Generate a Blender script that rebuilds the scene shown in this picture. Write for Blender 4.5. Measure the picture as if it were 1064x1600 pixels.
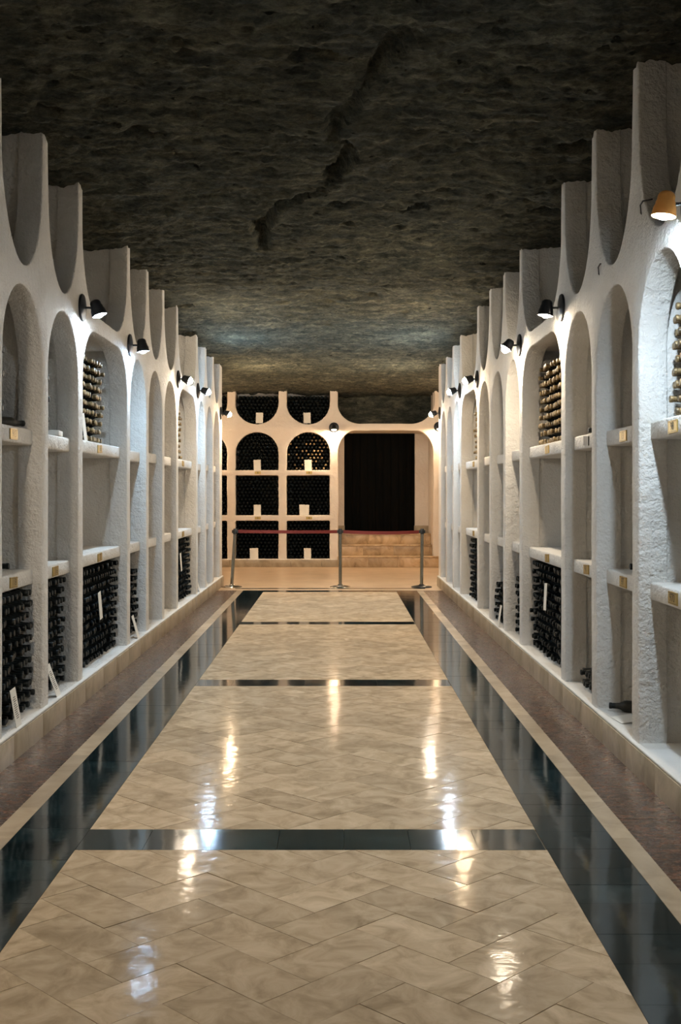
import bpy, bmesh, math, random
import numpy as np
from mathutils import Vector, Matrix

for o in list(bpy.data.objects):
    bpy.data.objects.remove(o)
S = bpy.context.scene
COL = S.collection
rnd = random.Random(7)
NPR = np.random.RandomState(11)

# ------------------------------------------------------------------ camera, world, exposure
CX, CZ, F = 0.113, 1.55, 1790.0          # camera x, height, focal length in pixels of the 1064 x 1600 frame
cam = bpy.data.cameras.new('camera')
cam.sensor_fit = 'VERTICAL'
cam.sensor_height = 36.0
cam.lens = 36.0 * F / 1600.0
cam.shift_x = 5.0 / 1600.0
cam.shift_y = -34.0 / 1600.0
cam.clip_end = 100
camo = bpy.data.objects.new('camera', cam)
COL.objects.link(camo)
camo.location = (CX, 0, CZ)
camo.rotation_euler = (math.pi / 2, 0, 0)
S.camera = camo

w = bpy.data.worlds.new('world')
S.world = w
w.use_nodes = True
w.node_tree.nodes['Background'].inputs[0].default_value = (0.02, 0.025, 0.03, 1)
w.node_tree.nodes['Background'].inputs[1].default_value = 0.05

S.view_settings.view_transform = 'Standard'
S.view_settings.look = 'None'
S.view_settings.gamma = 1
S.view_settings.use_curve_mapping = False
S.view_settings.exposure = 2.35
LAMP = 270.0                              # radiance of the bulbs
S.cycles.max_bounces = 10
S.cycles.diffuse_bounces = 5
S.cycles.glossy_bounces = 4
S.cycles.sample_clamp_indirect = 6.0
S.cycles.caustics_reflective = False
S.cycles.caustics_refractive = False
S.cycles.use_denoising = True

# ------------------------------------------------------------------ materials
def mat(name, base=(0.8, 0.8, 0.8), rough=0.5, metal=0.0, spec=0.5):
    m = bpy.data.materials.new(name)
    m.use_nodes = True
    b = m.node_tree.nodes['Principled BSDF']
    b.inputs['Base Color'].default_value = (*base, 1)
    b.inputs['Roughness'].default_value = rough
    b.inputs['Metallic'].default_value = metal
    b.inputs['Specular IOR Level'].default_value = spec
    return m, m.node_tree, b

def node(nt, typ, **kw):
    n = nt.nodes.new(typ)
    for k, v in kw.items():
        if k.startswith('i_'):
            n.inputs[k[2:].replace('_', ' ')].default_value = v
        else:
            setattr(n, k, v)
    return n

def coords(nt, scale=(1, 1, 1), kind='Object'):
    tc = node(nt, 'ShaderNodeTexCoord')
    mp = node(nt, 'ShaderNodeMapping')
    mp.inputs['Scale'].default_value = scale
    nt.links.new(tc.outputs[kind], mp.inputs[0])
    return mp.outputs[0]

def world_coords(nt, scale=(1, 1, 1)):
    g = node(nt, 'ShaderNodeNewGeometry')
    mp = node(nt, 'ShaderNodeMapping')
    mp.inputs['Scale'].default_value = scale
    nt.links.new(g.outputs['Position'], mp.inputs[0])
    return mp.outputs[0]

def noise(nt, vec, scale, detail=4, rough=0.55, dist=0.0):
    n = node(nt, 'ShaderNodeTexNoise')
    n.inputs['Scale'].default_value = scale
    n.inputs['Detail'].default_value = detail
    n.inputs['Roughness'].default_value = rough
    n.inputs['Distortion'].default_value = dist
    nt.links.new(vec, n.inputs['Vector'])
    return n.outputs['Fac']

def ramp(nt, fac, stops):
    r = node(nt, 'ShaderNodeValToRGB')
    el = r.color_ramp.elements
    while len(el) < len(stops):
        el.new(0.5)
    for e, (p, c) in zip(el, stops):
        e.position = p
        e.color = (*c, 1)
    nt.links.new(fac, r.inputs[0])
    return r.outputs[0]

def mix(nt, fac, a, b, mode='MIX'):
    m = node(nt, 'ShaderNodeMix', data_type='RGBA', blend_type=mode)
    for sock, v in ((m.inputs[0], fac), (m.inputs[6], a), (m.inputs[7], b)):
        if isinstance(v, bpy.types.NodeSocket):
            nt.links.new(v, sock)
        elif isinstance(v, (int, float)):
            sock.default_value = v
        else:
            sock.default_value = (*v, 1)
    return m.outputs[2]

def math_n(nt, op, a, b=0.0):
    m = node(nt, 'ShaderNodeMath', operation=op)
    for sock, v in ((m.inputs[0], a), (m.inputs[1], b)):
        if isinstance(v, bpy.types.NodeSocket):
            nt.links.new(v, sock)
        else:
            sock.default_value = v
    return m.outputs[0]

def bump(nt, b, h, strength=0.5, dist=0.01):
    n = node(nt, 'ShaderNodeBump')
    n.inputs['Strength'].default_value = strength
    n.inputs['Distance'].default_value = dist
    nt.links.new(h, n.inputs['Height'])
    nt.links.new(n.outputs[0], b.inputs['Normal'])

M = {}
# rough white plaster
def plaster(name, c0, c1, st=0.8, sc=62):
    m, nt, b = mat(name, c0, 0.85, 0, 0.2)
    v = world_coords(nt)
    f = noise(nt, v, 2.2, 5, 0.6)
    c = ramp(nt, f, [(0.3, c1), (0.62, c0)])
    nt.links.new(c, b.inputs['Base Color'])
    h1 = noise(nt, v, sc, 3, 0.6)
    h2 = noise(nt, v, sc * 0.33, 2, 0.5)
    h3 = noise(nt, v, 5, 2, 0.5)
    h = math_n(nt, 'ADD', math_n(nt, 'MULTIPLY', h1, 0.7), math_n(nt, 'ADD', h2, math_n(nt, 'MULTIPLY', h3, 1.2)))
    bump(nt, b, h, st, 0.018)
    return m
M['plaster'] = plaster('white_plaster', (0.72, 0.70, 0.665), (0.65, 0.62, 0.57))
M['plaster_end'] = plaster('cream_plaster', (0.74, 0.68, 0.61), (0.68, 0.60, 0.52), 0.35)
M['ledge'] = plaster('painted_ledge', (0.78, 0.77, 0.74), (0.66, 0.65, 0.62), 0.2)

# rock ceiling
m, nt, b = mat('cellar_rock', (0.2, 0.17, 0.12), 0.95, 0, 0.1)
v = world_coords(nt, (0.75, 1.7, 2.0))
v2 = world_coords(nt, (1, 1, 1))
f1 = noise(nt, v, 4.2, 12, 0.80, 0.1)
f2 = noise(nt, v2, 0.9, 4, 0.6)
f3 = noise(nt, v, 14.0, 8, 0.75, 0.1)
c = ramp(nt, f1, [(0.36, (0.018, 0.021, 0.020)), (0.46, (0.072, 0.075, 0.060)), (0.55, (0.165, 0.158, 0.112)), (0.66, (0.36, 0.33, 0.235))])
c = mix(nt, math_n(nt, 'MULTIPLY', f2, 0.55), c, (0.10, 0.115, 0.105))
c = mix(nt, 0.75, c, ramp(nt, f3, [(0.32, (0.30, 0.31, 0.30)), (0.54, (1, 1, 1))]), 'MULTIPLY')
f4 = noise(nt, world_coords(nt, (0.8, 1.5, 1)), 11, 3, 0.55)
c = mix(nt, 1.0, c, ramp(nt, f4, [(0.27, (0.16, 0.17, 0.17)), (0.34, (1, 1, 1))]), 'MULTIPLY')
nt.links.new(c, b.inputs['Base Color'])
hh = math_n(nt, 'ADD', f1, math_n(nt, 'MULTIPLY', f3, 0.6))
bump(nt, b, hh, 1.0, 0.06)
M['rock'] = m

# marble family: colour varies by object and by island
def stone(name, dark, mid, light, rough, scale, bst=0.05, rvar=0.05, spec=0.5, rscale=0.16, stretch=(1, 1, 1)):
    m, nt, b = mat(name, mid, rough, 0, spec)
    oi = node(nt, 'ShaderNodeObjectInfo')
    g = node(nt, 'ShaderNodeNewGeometry')
    r = math_n(nt, 'FRACT', math_n(nt, 'ADD', oi.outputs['Random'], g.outputs['Random Per Island']))
    mp = node(nt, 'ShaderNodeMapping')
    nt.links.new(g.outputs['Position'], mp.inputs[0])
    mp.inputs['Scale'].default_value = stretch
    comb = node(nt, 'ShaderNodeCombineXYZ')
    nt.links.new(math_n(nt, 'MULTIPLY', r, 37.0), comb.inputs[0])
    nt.links.new(math_n(nt, 'MULTIPLY', r, 11.0), comb.inputs[2])
    nt.links.new(comb.outputs[0], mp.inputs['Location'])
    f = noise(nt, mp.outputs[0], scale, 7, 0.62, 0.8)
    c = ramp(nt, f, [(0.30, dark), (0.50, mid), (0.68, light)])
    val = math_n(nt, 'ADD', math_n(nt, 'MULTIPLY', math_n(nt, 'SUBTRACT', r, 0.5), rscale * 2), 1.0)
    hsv = node(nt, 'ShaderNodeHueSaturation')
    nt.links.new(c, hsv.inputs['Color'])
    nt.links.new(val, hsv.inputs['Value'])
    nt.links.new(hsv.outputs[0], b.inputs['Base Color'])
    f2 = noise(nt, mp.outputs[0], scale * 2.3, 3, 0.5)
    rr = math_n(nt, 'ADD', math_n(nt, 'MULTIPLY', f2, rvar * 2), rough - rvar)
    nt.links.new(rr, b.inputs['Roughness'])
    if bst:
        wv = noise(nt, mp.outputs[0], 9.0, 3, 0.5)
        bump(nt, b, wv, bst, 0.02)
    return m
M['beige'] = stone('beige_marble', (0.35, 0.26, 0.165), (0.51, 0.39, 0.26), (0.62, 0.49, 0.34), 0.11, 7.0, 0.10, 0.05, 0.05, 0.12)
_nt = M['beige'].node_tree
_b = _nt.nodes['Principled BSDF']
_d = node(_nt, 'ShaderNodeBsdfDiffuse')
_nt.links.new(_b.inputs['Base Color'].links[0].from_socket, _d.inputs[0])
_mx = node(_nt, 'ShaderNodeMixShader')
_mx.inputs[0].default_value = 0.22
_nt.links.new(_d.outputs[0], _mx.inputs[1]); _nt.links.new(_b.outputs[0], _mx.inputs[2])
_nt.links.new(_mx.outputs[0], _nt.nodes['Material Output'].inputs[0])
M['passage'] = stone('tan_marble', (0.42, 0.30, 0.19), (0.50, 0.37, 0.245), (0.56, 0.42, 0.285), 0.35, 2.0, 0.03)
M['black'] = stone('black_marble', (0.004, 0.010, 0.012), (0.007, 0.018, 0.021), (0.018, 0.036, 0.04), 0.075, 5.0, 0.02, 0.02, 0.6, 0.3)
M['cream'] = stone('cream_marble', (0.38, 0.29, 0.19), (0.49, 0.38, 0.255), (0.56, 0.44, 0.30), 0.22, 4.0, 0.05)
M['granite'] = stone('brown_granite', (0.030, 0.024, 0.021), (0.082, 0.052, 0.038), (0.19, 0.088, 0.05), 0.27, 26.0, 0.0, 0.05, 0.22, 0.08, (0.6, 1, 1))
M['plinth'] = stone('plinth_marble', (0.25, 0.195, 0.125), (0.37, 0.30, 0.205), (0.45, 0.375, 0.27), 0.36, 5.0, 0.0, 0.05, 0.3, 0.03, (1, 1.3, 0.9))
M['step'] = stone('step_marble', (0.24, 0.155, 0.075), (0.47, 0.33, 0.19), (0.56, 0.42, 0.27), 0.4, 4.5, 0.03, 0.05, 0.4)
M['grout'] = mat('grout', (0.16, 0.125, 0.085), 0.8)[0]
M['grout_dark'] = mat('dark_grout', (0.06, 0.065, 0.06), 0.6)[0]

# bottles
m, nt, b = mat('dark_bottle_glass', (0.008, 0.012, 0.012), 0.4, 0, 0.3)
oi = node(nt, 'ShaderNodeObjectInfo')
f = noise(nt, world_coords(nt), 30, 4, 0.6)
c = ramp(nt, f, [(0.45, (0.006, 0.010, 0.010)), (0.8, (0.018, 0.019, 0.017))])
nt.links.new(c, b.inputs['Base Color'])
M['glass'] = m
m, nt, b = mat('dusty_bottle_glass', (0.02, 0.02, 0.016), 0.5, 0, 0.4)
f = noise(nt, world_coords(nt), 22, 4, 0.6)
c = ramp(nt, f, [(0.35, (0.015, 0.016, 0.012)), (0.75, (0.055, 0.048, 0.034))])
nt.links.new(c, b.inputs['Base Color'])
M['dusty'] = m
m, nt, b = mat('black_capsule', (0.012, 0.016, 0.016), 0.5, 0, 0.25)
f = noise(nt, world_coords(nt), 40, 3, 0.6)
c = ramp(nt, f, [(0.45, (0.008, 0.012, 0.013)), (0.8, (0.018, 0.018, 0.015))])
nt.links.new(c, b.inputs['Base Color'])
M['cap_black'] = m
m, nt, b = mat('gold_capsule', (0.4, 0.28, 0.12), 0.45, 0.35, 0.5)
f = noise(nt, world_coords(nt), 26, 4, 0.6)
c = ramp(nt, f, [(0.32, (0.06, 0.045, 0.025)), (0.48, (0.20, 0.135, 0.06)), (0.70, (0.44, 0.33, 0.17))])
nt.links.new(c, b.inputs['Base Color'])
M['cap_gold'] = m
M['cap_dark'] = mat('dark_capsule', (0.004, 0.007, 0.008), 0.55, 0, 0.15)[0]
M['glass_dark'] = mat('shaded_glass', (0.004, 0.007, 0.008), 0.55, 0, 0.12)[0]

M['lamp_metal'] = mat('lamp_black_metal', (0.018, 0.02, 0.023), 0.38, 0.3)[0]
M['lamp_copper'] = mat('lamp_copper', (0.92, 0.44, 0.12), 0.4, 0.2)[0]
def bulb(name, col, k=1.0):
    m = bpy.data.materials.new(name)
    m.use_nodes = True
    nt = m.node_tree
    nt.nodes.remove(nt.nodes['Principled BSDF'])
    e = node(nt, 'ShaderNodeEmission')
    e.inputs[0].default_value = (*col, 1)
    e.inputs[1].default_value = LAMP * k
    nt.links.new(e.outputs[0], nt.nodes['Material Output'].inputs[0])
    return m
BULB = {'bulb_cool': (0.70, 0.86, 1.0), 'bulb_blue': (0.50, 0.75, 1.0), 'bulb_white': (1.0, 0.83, 0.62), 'bulb_warm': (1.0, 0.74, 0.45), 'bulb_gold': (1.0, 0.70, 0.43)}

M['brass'] = mat('brass_plaque', (0.46, 0.32, 0.10), 0.42, 0.6)[0]
M['ink'] = mat('dark_print', (0.03, 0.02, 0.012), 0.6)[0]
M['grey_plaque'] = mat('tarnished_plaque', (0.10, 0.095, 0.075), 0.5, 0.3)[0]
M['paper'] = mat('white_card', (0.78, 0.75, 0.68), 0.8)[0]
m, nt, b = mat('steel', (0.32, 0.33, 0.31), 0.25, 1.0)
M['steel'] = m
M['chrome'] = mat('chrome', (0.62, 0.60, 0.55), 0.15, 1.0)[0]
M['black_plastic'] = mat('black_plastic', (0.015, 0.017, 0.018), 0.35)[0]
M['belt'] = mat('red_belt', (0.20, 0.022, 0.014), 0.7)[0]
m, nt, b = mat('dark_door_wood', (0.012, 0.010, 0.007), 0.8, 0, 0.05)
v = world_coords(nt, (9, 9, 0.9))
f = noise(nt, v, 3, 6, 0.65, 0.4)
c = ramp(nt, f, [(0.45, (0.0022, 0.003, 0.003)), (0.85, (0.010, 0.007, 0.004))])
nt.links.new(c, b.inputs['Base Color'])
bump(nt, b, f, 0.3, 0.01)
M['door'] = m
M['wire'] = mat('dark_wire', (0.02, 0.02, 0.02), 0.5)[0]

# ------------------------------------------------------------------ mesh helpers
def mesh_data(name, verts, faces, mats, idx=None, smooth=False):
    me = bpy.data.meshes.new(name)
    me.from_pydata([tuple(map(float, p)) for p in verts], [], faces)
    for mm in (mats if isinstance(mats, (list, tuple)) else [mats]):
        me.materials.append(mm)
    if idx is not None:
        me.polygons.foreach_set('material_index', idx)
    if smooth:
        me.polygons.foreach_set('use_smooth', [True] * len(me.polygons))
    me.update()
    return me

def link(name, data, parent=None, loc=(0, 0, 0), rot=(0, 0, 0)):
    o = bpy.data.objects.new(name, data)
    COL.objects.link(o)
    if parent is not None:
        o.parent = parent
    o.location = loc
    o.rotation_euler = rot
    return o

def tag(o, label=None, cat=None, group=None, kind=None):
    if label: o['label'] = label
    if cat: o['category'] = cat
    if group: o['group'] = group
    if kind: o['kind'] = kind
    return o

def box_vf(x0, x1, y0, y1, z0, z1):
    v = [(x0, y0, z0), (x1, y0, z0), (x1, y1, z0), (x0, y1, z0), (x0, y0, z1), (x1, y0, z1), (x1, y1, z1), (x0, y1, z1)]
    f = [(0, 3, 2, 1), (4, 5, 6, 7), (0, 1, 5, 4), (1, 2, 6, 5), (2, 3, 7, 6), (3, 0, 4, 7)]
    return v, f

def box_mesh(name, x0, x1, y0, y1, z0, z1, m, bev=0.0, seg=2):
    x0, x1 = min(x0, x1), max(x0, x1)
    y0, y1 = min(y0, y1), max(y0, y1)
    v, f = box_vf(x0, x1, y0, y1, z0, z1)
    me = mesh_data(name, v, f, m)
    if bev:
        bm = bmesh.new(); bm.from_mesh(me)
        bmesh.ops.bevel(bm, geom=list(bm.edges), offset=bev, segments=seg, affect='EDGES', profile=0.5)
        for p in bm.faces: p.smooth = True
        bm.to_mesh(me); bm.free()
        try:
            me.set_sharp_from_angle(angle=math.radians(50))
        except Exception:
            pass
    return me

def lathe_vf(profile, n, axis='Z', close=False):
    """profile: (radius, height) pairs"""
    V, Fc = [], []
    for r, h in profile:
        for k in range(n):
            a = 2 * math.pi * k / n
            p = (r * math.cos(a), r * math.sin(a), h)
            if axis == 'X':
                p = (h, r * math.cos(a), r * math.sin(a))
            V.append(p)
    for i in range(len(profile) - 1):
        for k in range(n):
            a, bq = i * n + k, i * n + (k + 1) % n
            Fc.append((a, bq, bq + n, a + n))
    if profile[0][0] > 1e-6:
        Fc.append(tuple(range(n - 1, -1, -1)))
    if profile[-1][0] > 1e-6:
        Fc.append(tuple((len(profile) - 1) * n + k for k in range(n)))
    return V, Fc

def lathe_mesh(name, profile, n, m, axis='Z', smooth=True, capped=True):
    V, Fc = lathe_vf(profile, n, axis)
    if not capped:
        Fc = [q for q in Fc if len(q) == 4 or n == 4]
    me = mesh_data(name, V, Fc, m, smooth=smooth)
    bm = bmesh.new(); bm.from_mesh(me)
    bmesh.ops.remove_doubles(bm, verts=bm.verts, dist=1e-5)
    bmesh.ops.recalc_face_normals(bm, faces=bm.faces)
    bm.to_mesh(me); bm.free()
    if smooth:
        try:
            me.set_sharp_from_angle(angle=math.radians(45))
        except Exception:
            pass
    return me

def tube_mesh(name, pts, r, m, n=8):
    V, Fc = [], []
    pts = [Vector(p) for p in pts]
    for i, p in enumerate(pts):
        d = (pts[min(i + 1, len(pts) - 1)] - pts[max(i - 1, 0)]).normalized()
        up = Vector((0, 0, 1)) if abs(d.z) < 0.9 else Vector((1, 0, 0))
        a = d.cross(up).normalized(); c2 = d.cross(a).normalized()
        for k in range(n):
            t = 2 * math.pi * k / n
            V.append(p + a * math.cos(t) * r + c2 * math.sin(t) * r)
    for i in range(len(pts) - 1):
        for k in range(n):
            q, s = i * n + k, i * n + (k + 1) % n
            Fc.append((q, s, s + n, q + n))
    Fc.append(tuple(range(n - 1, -1, -1)))
    Fc.append(tuple((len(pts) - 1) * n + k for k in range(n)))
    return mesh_data(name, V, Fc, m, smooth=True)

def panel_from_outlines(outer, holes, thick, bev, m, fn, name):
    """flat panel with holes (2D curve fill, rounded rims), mapped to the world by fn(u, v, depth)"""
    cu = bpy.data.curves.new(name, 'CURVE')
    cu.dimensions = '2D'
    cu.fill_mode = 'BOTH'
    cu.extrude = thick / 2 - bev
    cu.bevel_depth = bev
    cu.bevel_resolution = 2
    cu.offset = -bev
    for poly in [outer] + holes:
        sp = cu.splines.new('POLY')
        sp.points.add(len(poly) - 1)
        for q, (u, vv) in zip(sp.points, poly):
            q.co = (u, vv, 0, 1)
        sp.use_cyclic_u = True
    ob = bpy.data.objects.new(name, cu)
    COL.objects.link(ob)
    dg = bpy.context.evaluated_depsgraph_get()
    me = bpy.data.meshes.new_from_object(ob.evaluated_get(dg), depsgraph=dg)
    bpy.data.objects.remove(ob)
    n = len(me.vertices)
    co = np.empty(n * 3); me.vertices.foreach_get('co', co); co = co.reshape(-1, 3)
    out = np.array([fn(u, vv, thick / 2 - z) for u, vv, z in co])
    me.vertices.foreach_set('co', out.ravel())
    me.materials.clear(); me.materials.append(m)
    bm = bmesh.new(); bm.from_mesh(me)
    bmesh.ops.remove_doubles(bm, verts=bm.verts, dist=1e-4)
    bmesh.ops.recalc_face_normals(bm, faces=bm.faces)
    bm.to_mesh(me); bm.free()
    me.polygons.foreach_set('use_smooth', [True] * len(me.polygons))
    try:
        me.set_sharp_from_angle(angle=math.radians(16))
    except Exception:
        pass
    me.update()
    return me

def wob(poly, amp=0.004):
    """hand-made wobble of an outline"""
    out = []
    a, bq, c1, d1 = [rnd.uniform(0, 6.28) for _ in range(4)]
    for (u, vv) in poly:
        out.append((u + amp * (math.sin(vv * 4.1 + a) + 0.7 * math.sin(vv * 11 + bq)), vv + amp * 0.6 * (math.sin(u * 5 + c1) + 0.5 * math.sin(u * 13 + d1))))
    return out

def seg(p, q, n):
    return [(p[0] + (q[0] - p[0]) * i / n, p[1] + (q[1] - p[1]) * i / n) for i in range(n)]

def niche_outline(u0, u1, v0, v1, rx, ry):
    """upright opening with two rounded top corners"""
    P = seg((u0, v0), (u1, v0), 6) + seg((u1, v0), (u1, v1 - ry), 14)
    for i in range(13):
        a = math.pi / 2 * i / 12
        P.append((u1 - rx + rx * math.cos(a), v1 - ry + ry * math.sin(a)))
    if u1 - rx - (u0 + rx) > 0.05:
        P += seg((u1 - rx, v1), (u0 + rx, v1), 5)[1:]
    for i in range(13):
        a = math.pi / 2 + math.pi / 2 * i / 12
        if i == 0 and u1 - rx - (u0 + rx) < 0.001:
            continue
        P.append((u0 + rx + rx * math.cos(a), v1 - ry + ry * math.sin(a)))
    P += seg((u0, v1 - ry), (u0, v0), 14)[1:]
    return P

def cup_outline(u0, u1, v0, v1, rx, ry, flare=0.0):
    """opening that runs up into the ceiling, with two rounded bottom corners"""
    P = []
    for i in range(15):
        a = math.pi + math.pi / 2 * i / 14
        P.append((u0 + rx + rx * math.cos(a), v0 + ry + ry * math.sin(a)))
    if u1 - rx - (u0 + rx) > 0.05:
        P += seg((u0 + rx, v0), (u1 - rx, v0), 5)[1:]
    for i in range(15):
        a = 1.5 * math.pi + math.pi / 2 * i / 14
        if i == 0 and u1 - rx - (u0 + rx) < 0.001:
            continue
        P.append((u1 - rx + rx * math.cos(a), v0 + ry + ry * math.sin(a)))
    P += seg((u1, v0 + ry), (u1 + flare, v1), 8)[1:]
    P += seg((u1 + flare, v1), (u0 - flare, v1), 4)
    P += seg((u0 - flare, v1), (u0, v0 + ry), 8)
    return P

# ------------------------------------------------------------------ layout
FACE = 1.76            # half distance between the two wall faces
TH = 0.16              # thickness of the front of the walls
DEEP = 0.66            # depth of the niches
PL = 0.165             # top of the plinth
PW = 0.15              # pillar width
EDGE = [-1.55, 0.40, 1.42, 2.44, 3.45, 5.40, 6.41, 7.43, 8.44, 10.37, 11.39, 12.42, 13.50, 15.40, 16.40, 17.38, 18.40]   # far edges of the pillars
WALL_END = 18.62
Y_NEAR = -3.6
Y_END = 23.1
SH1 = (0.955, 1.05)
SH2 = (1.83, 1.93)
ARCH = 2.775
CUP = 2.905

def ceil_z(x, y):
    base = np.interp(y, [-4, 5, 6.5, 8.5, 10.5, 13.5, 15.5, 17.5, 20, 25], [3.9, 3.88, 3.83, 3.76, 3.69, 3.69, 3.62, 3.55, 3.53, 3.53])
    return base + 0.012 * x * np.clip(1.2 - y / 16, 0, 1)

# ------------------------------------------------------------------ ceiling
def vnoise(x, y, seed):
    r = np.random.RandomState(seed).rand(257, 257)
    xi = np.floor(x).astype(int); yi = np.floor(y).astype(int)
    fx, fy = x - xi, y - yi
    fx = fx * fx * (3 - 2 * fx); fy = fy * fy * (3 - 2 * fy)
    a = r[xi % 256, yi % 256]; b2 = r[(xi + 1) % 256, yi % 256]
    c2 = r[xi % 256, (yi + 1) % 256]; d2 = r[(xi + 1) % 256, (yi + 1) % 256]
    return (a * (1 - fx) + b2 * fx) * (1 - fy) + (c2 * (1 - fx) + d2 * fx) * fy - 0.5

def ceil_pt(px, py):
    """pixel of the photo on the rock ceiling -> (x, y) in the room"""
    h = 2.25
    for _ in range(4):
        d = F * h / (766 - py)
        h = float(ceil_z(np.array(0.0), np.array(d))) - CZ
    return ((px - 527) * d / F + CX, d)

def build_ceiling():
    xs = np.arange(-3.5, 3.501, 0.024)
    ys = np.concatenate([np.arange(-3.7, 4.8, 0.12), np.arange(4.8, 12, 0.02), np.arange(12, 24.9, 0.035)])
    X, Y = np.meshgrid(xs, ys, indexing='xy')
    Z = ceil_z(X, Y)
    d = 0.055 * vnoise(X * 0.8 + 3, Y * 0.8, 1) + 0.04 * vnoise(X * 2.1, Y * 2.6 + 9, 2)
    d += 0.03 * vnoise(X * 3.4, Y * 5 + 40, 3) + 0.028 * vnoise(X * 8, Y * 12 + 90, 4) + 0.024 * vnoise(X * 18, Y * 23, 5) + 0.018 * NPR.rand(*X.shape)
    # shallow strata: steps that run across the corridor
    st = vnoise(X * 1.1 + 60, Y * 3.2 + 17, 6)
    d += 0.02 * (np.abs((st * 9) % 1.0 - 0.5) - 0.25)
    Z = Z + d
    # the long crack that winds up the middle, and the pits left by tools
    crack = [(411, 392), (407, 352), (432, 326), (480, 304), (515, 283), (540, 245), (546, 222), (520, 214), (530, 182), (566, 140), (600, 100), (628, 58)]
    cp = [ceil_pt(*p) for p in crack]
    crk = np.zeros_like(Z)
    for kk, ((x0, y0), (x1, y1)) in enumerate(zip(cp[:-1], cp[1:])):
        dx, dy = x1 - x0, y1 - y0
        t = np.clip(((X - x0) * dx + (Y - y0) * dy) / (dx * dx + dy * dy), 0, 1)
        dist = np.hypot(X - x0 - t * dx, Y - y0 - t * dy)
        dist = dist + 0.05 * vnoise(X * 5, Y * 5, 8) + 0.03 * vnoise(X * 17, Y * 17, 10)
        crk = np.maximum(crk, (0.14 if kk < 6 else 0.09) * np.clip(1.6 * (1 - dist / (0.060 + 0.09 * vnoise(X * 2.9, Y * 2.9, 13))), 0, 1))
    Z = Z + crk
    pits = [(487, 88, .13), (655, 322, .08), (530, 322, .09), (515, 386, .08), (490, 440, .07), (504, 478, .08), (512, 510, .07), (522, 547, .08),
            (523, 571, .07), (521, 592, .07), (215, 212, .10), (316, 310, .05), (455, 376, .05), (560, 420, .06), (600, 450, .05), (377, 185, .05),
            (286, 478, .12), (292, 520, .12), (700, 590, .08), (640, 555, .07), (585, 575, .06), (850, 330, .13), (900, 240, .12), (70, 175, .10), (650, 372, .05), (690, 300, .05), (540, 350, .05)]
    r2 = np.random.RandomState(5)
    for k in range(150):
        pits.append((r2.uniform(60, 960), r2.uniform(20, 600), r2.uniform(0.02, 0.05)))
    for px, py, rr in pits:
        x0, y0 = ceil_pt(px, py)
        dd = np.hypot((X - x0), (Y - y0) * 1.2) + 0.03 * vnoise(X * 12, Y * 12, 9)
        Z = Z + np.where(dd < rr, (0.04 + 2.2 * rr) * np.clip(2.6 * (1 - dd / rr), 0, 1), 0)
    nx, ny = len(xs), len(ys)
    V = np.stack([X.ravel(), Y.ravel(), Z.ravel()], 1)
    i = np.arange(ny - 1)[:, None] * nx + np.arange(nx - 1)[None, :]
    q = np.stack([i, i + nx, i + nx + 1, i + 1], -1).reshape(-1, 4)
    me = bpy.data.meshes.new('ceiling')
    me.vertices.add(len(V)); me.vertices.foreach_set('co', V.ravel())
    me.loops.add(q.size); me.loops.foreach_set('vertex_index', q.ravel())
    me.polygons.add(len(q)); me.polygons.foreach_set('loop_start', np.arange(0, q.size, 4)); me.polygons.foreach_set('loop_total', np.full(len(q), 4))
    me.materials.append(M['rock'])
    me.update(calc_edges=True); me.validate()
    me.polygons.foreach_set('use_smooth', [True] * len(me.polygons))
    o = link('ceiling', me)
    tag(o, 'rough grey-brown rock ceiling with cracks and pits over the corridor', kind='structure')
build_ceiling()

# ------------------------------------------------------------------ side walls
PLAQUES = {('left', 6, 2): '913', ('left', 6, 1): '118', ('left', 7, 1): '116', ('left', 8, 2): '188', ('left', 8, 1): '17', ('left', 12, 2): '1', ('left', 12, 1): '8',
           ('right', 5, 2): '98', ('right', 5, 1): '970', ('right', 6, 2): '13', ('right', 6, 1): '97', ('right', 7, 2): '', ('right', 7, 1): '91',
           ('right', 8, 2): '113', ('right', 8, 1): '8', ('right', 12, 2): '1', ('right', 12, 1): '1'}
def text_tris(txt, size):
    cu = bpy.data.curves.new('digits', 'FONT')
    cu.body = txt
    cu.size = size
    cu.align_x = 'CENTER'
    cu.align_y = 'CENTER'
    cu.resolution_u = 2
    ob = bpy.data.objects.new('digits', cu)
    COL.objects.link(ob)
    bpy.context.view_layer.update()
    dg = bpy.context.evaluated_depsgraph_get()
    me = bpy.data.meshes.new_from_object(ob.evaluated_get(dg), depsgraph=dg)
    V = [tuple(p.co) for p in me.vertices]
    Fc = [tuple(p.vertices) for p in me.polygons]
    bpy.data.objects.remove(ob)
    bpy.data.meshes.remove(me)
    return V, Fc

def plaque_mesh(txt, wdt=0.15, hgt=0.064):
    """flat in the XZ plane, facing -Y, with its numerals"""
    v, f = box_vf(-wdt / 2, wdt / 2, -0.004, 0.004, -hgt / 2, hgt / 2)
    idx = [0] * len(f)
    mats = [M['brass'] if txt else M['grey_plaque'], M['ink']]
    if txt:
        tv, tf = text_tris(txt, 0.06)
        n = len(v)
        v = v + [(a, -0.0052, c + 0.0) for a, c, _ in [(p[0], p[1], 0) for p in tv]]
        f = f + [tuple(i + n for i in q) for q in tf]
        idx += [1] * len(tf)
        # thin dark border
        for (x0, x1, z0, z1) in ((-wdt/2+.004, wdt/2-.004, hgt/2-.007, hgt/2-.005), (-wdt/2+.004, wdt/2-.004, -hgt/2+.005, -hgt/2+.007)):
            n = len(v)
            v += [(x0, -0.0052, z0), (x1, -0.0052, z0), (x1, -0.0052, z1), (x0, -0.0052, z1)]
            f.append((n, n + 1, n + 2, n + 3)); idx.append(1)
    return mesh_data('number_plaque', v, f, mats, idx)

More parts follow.
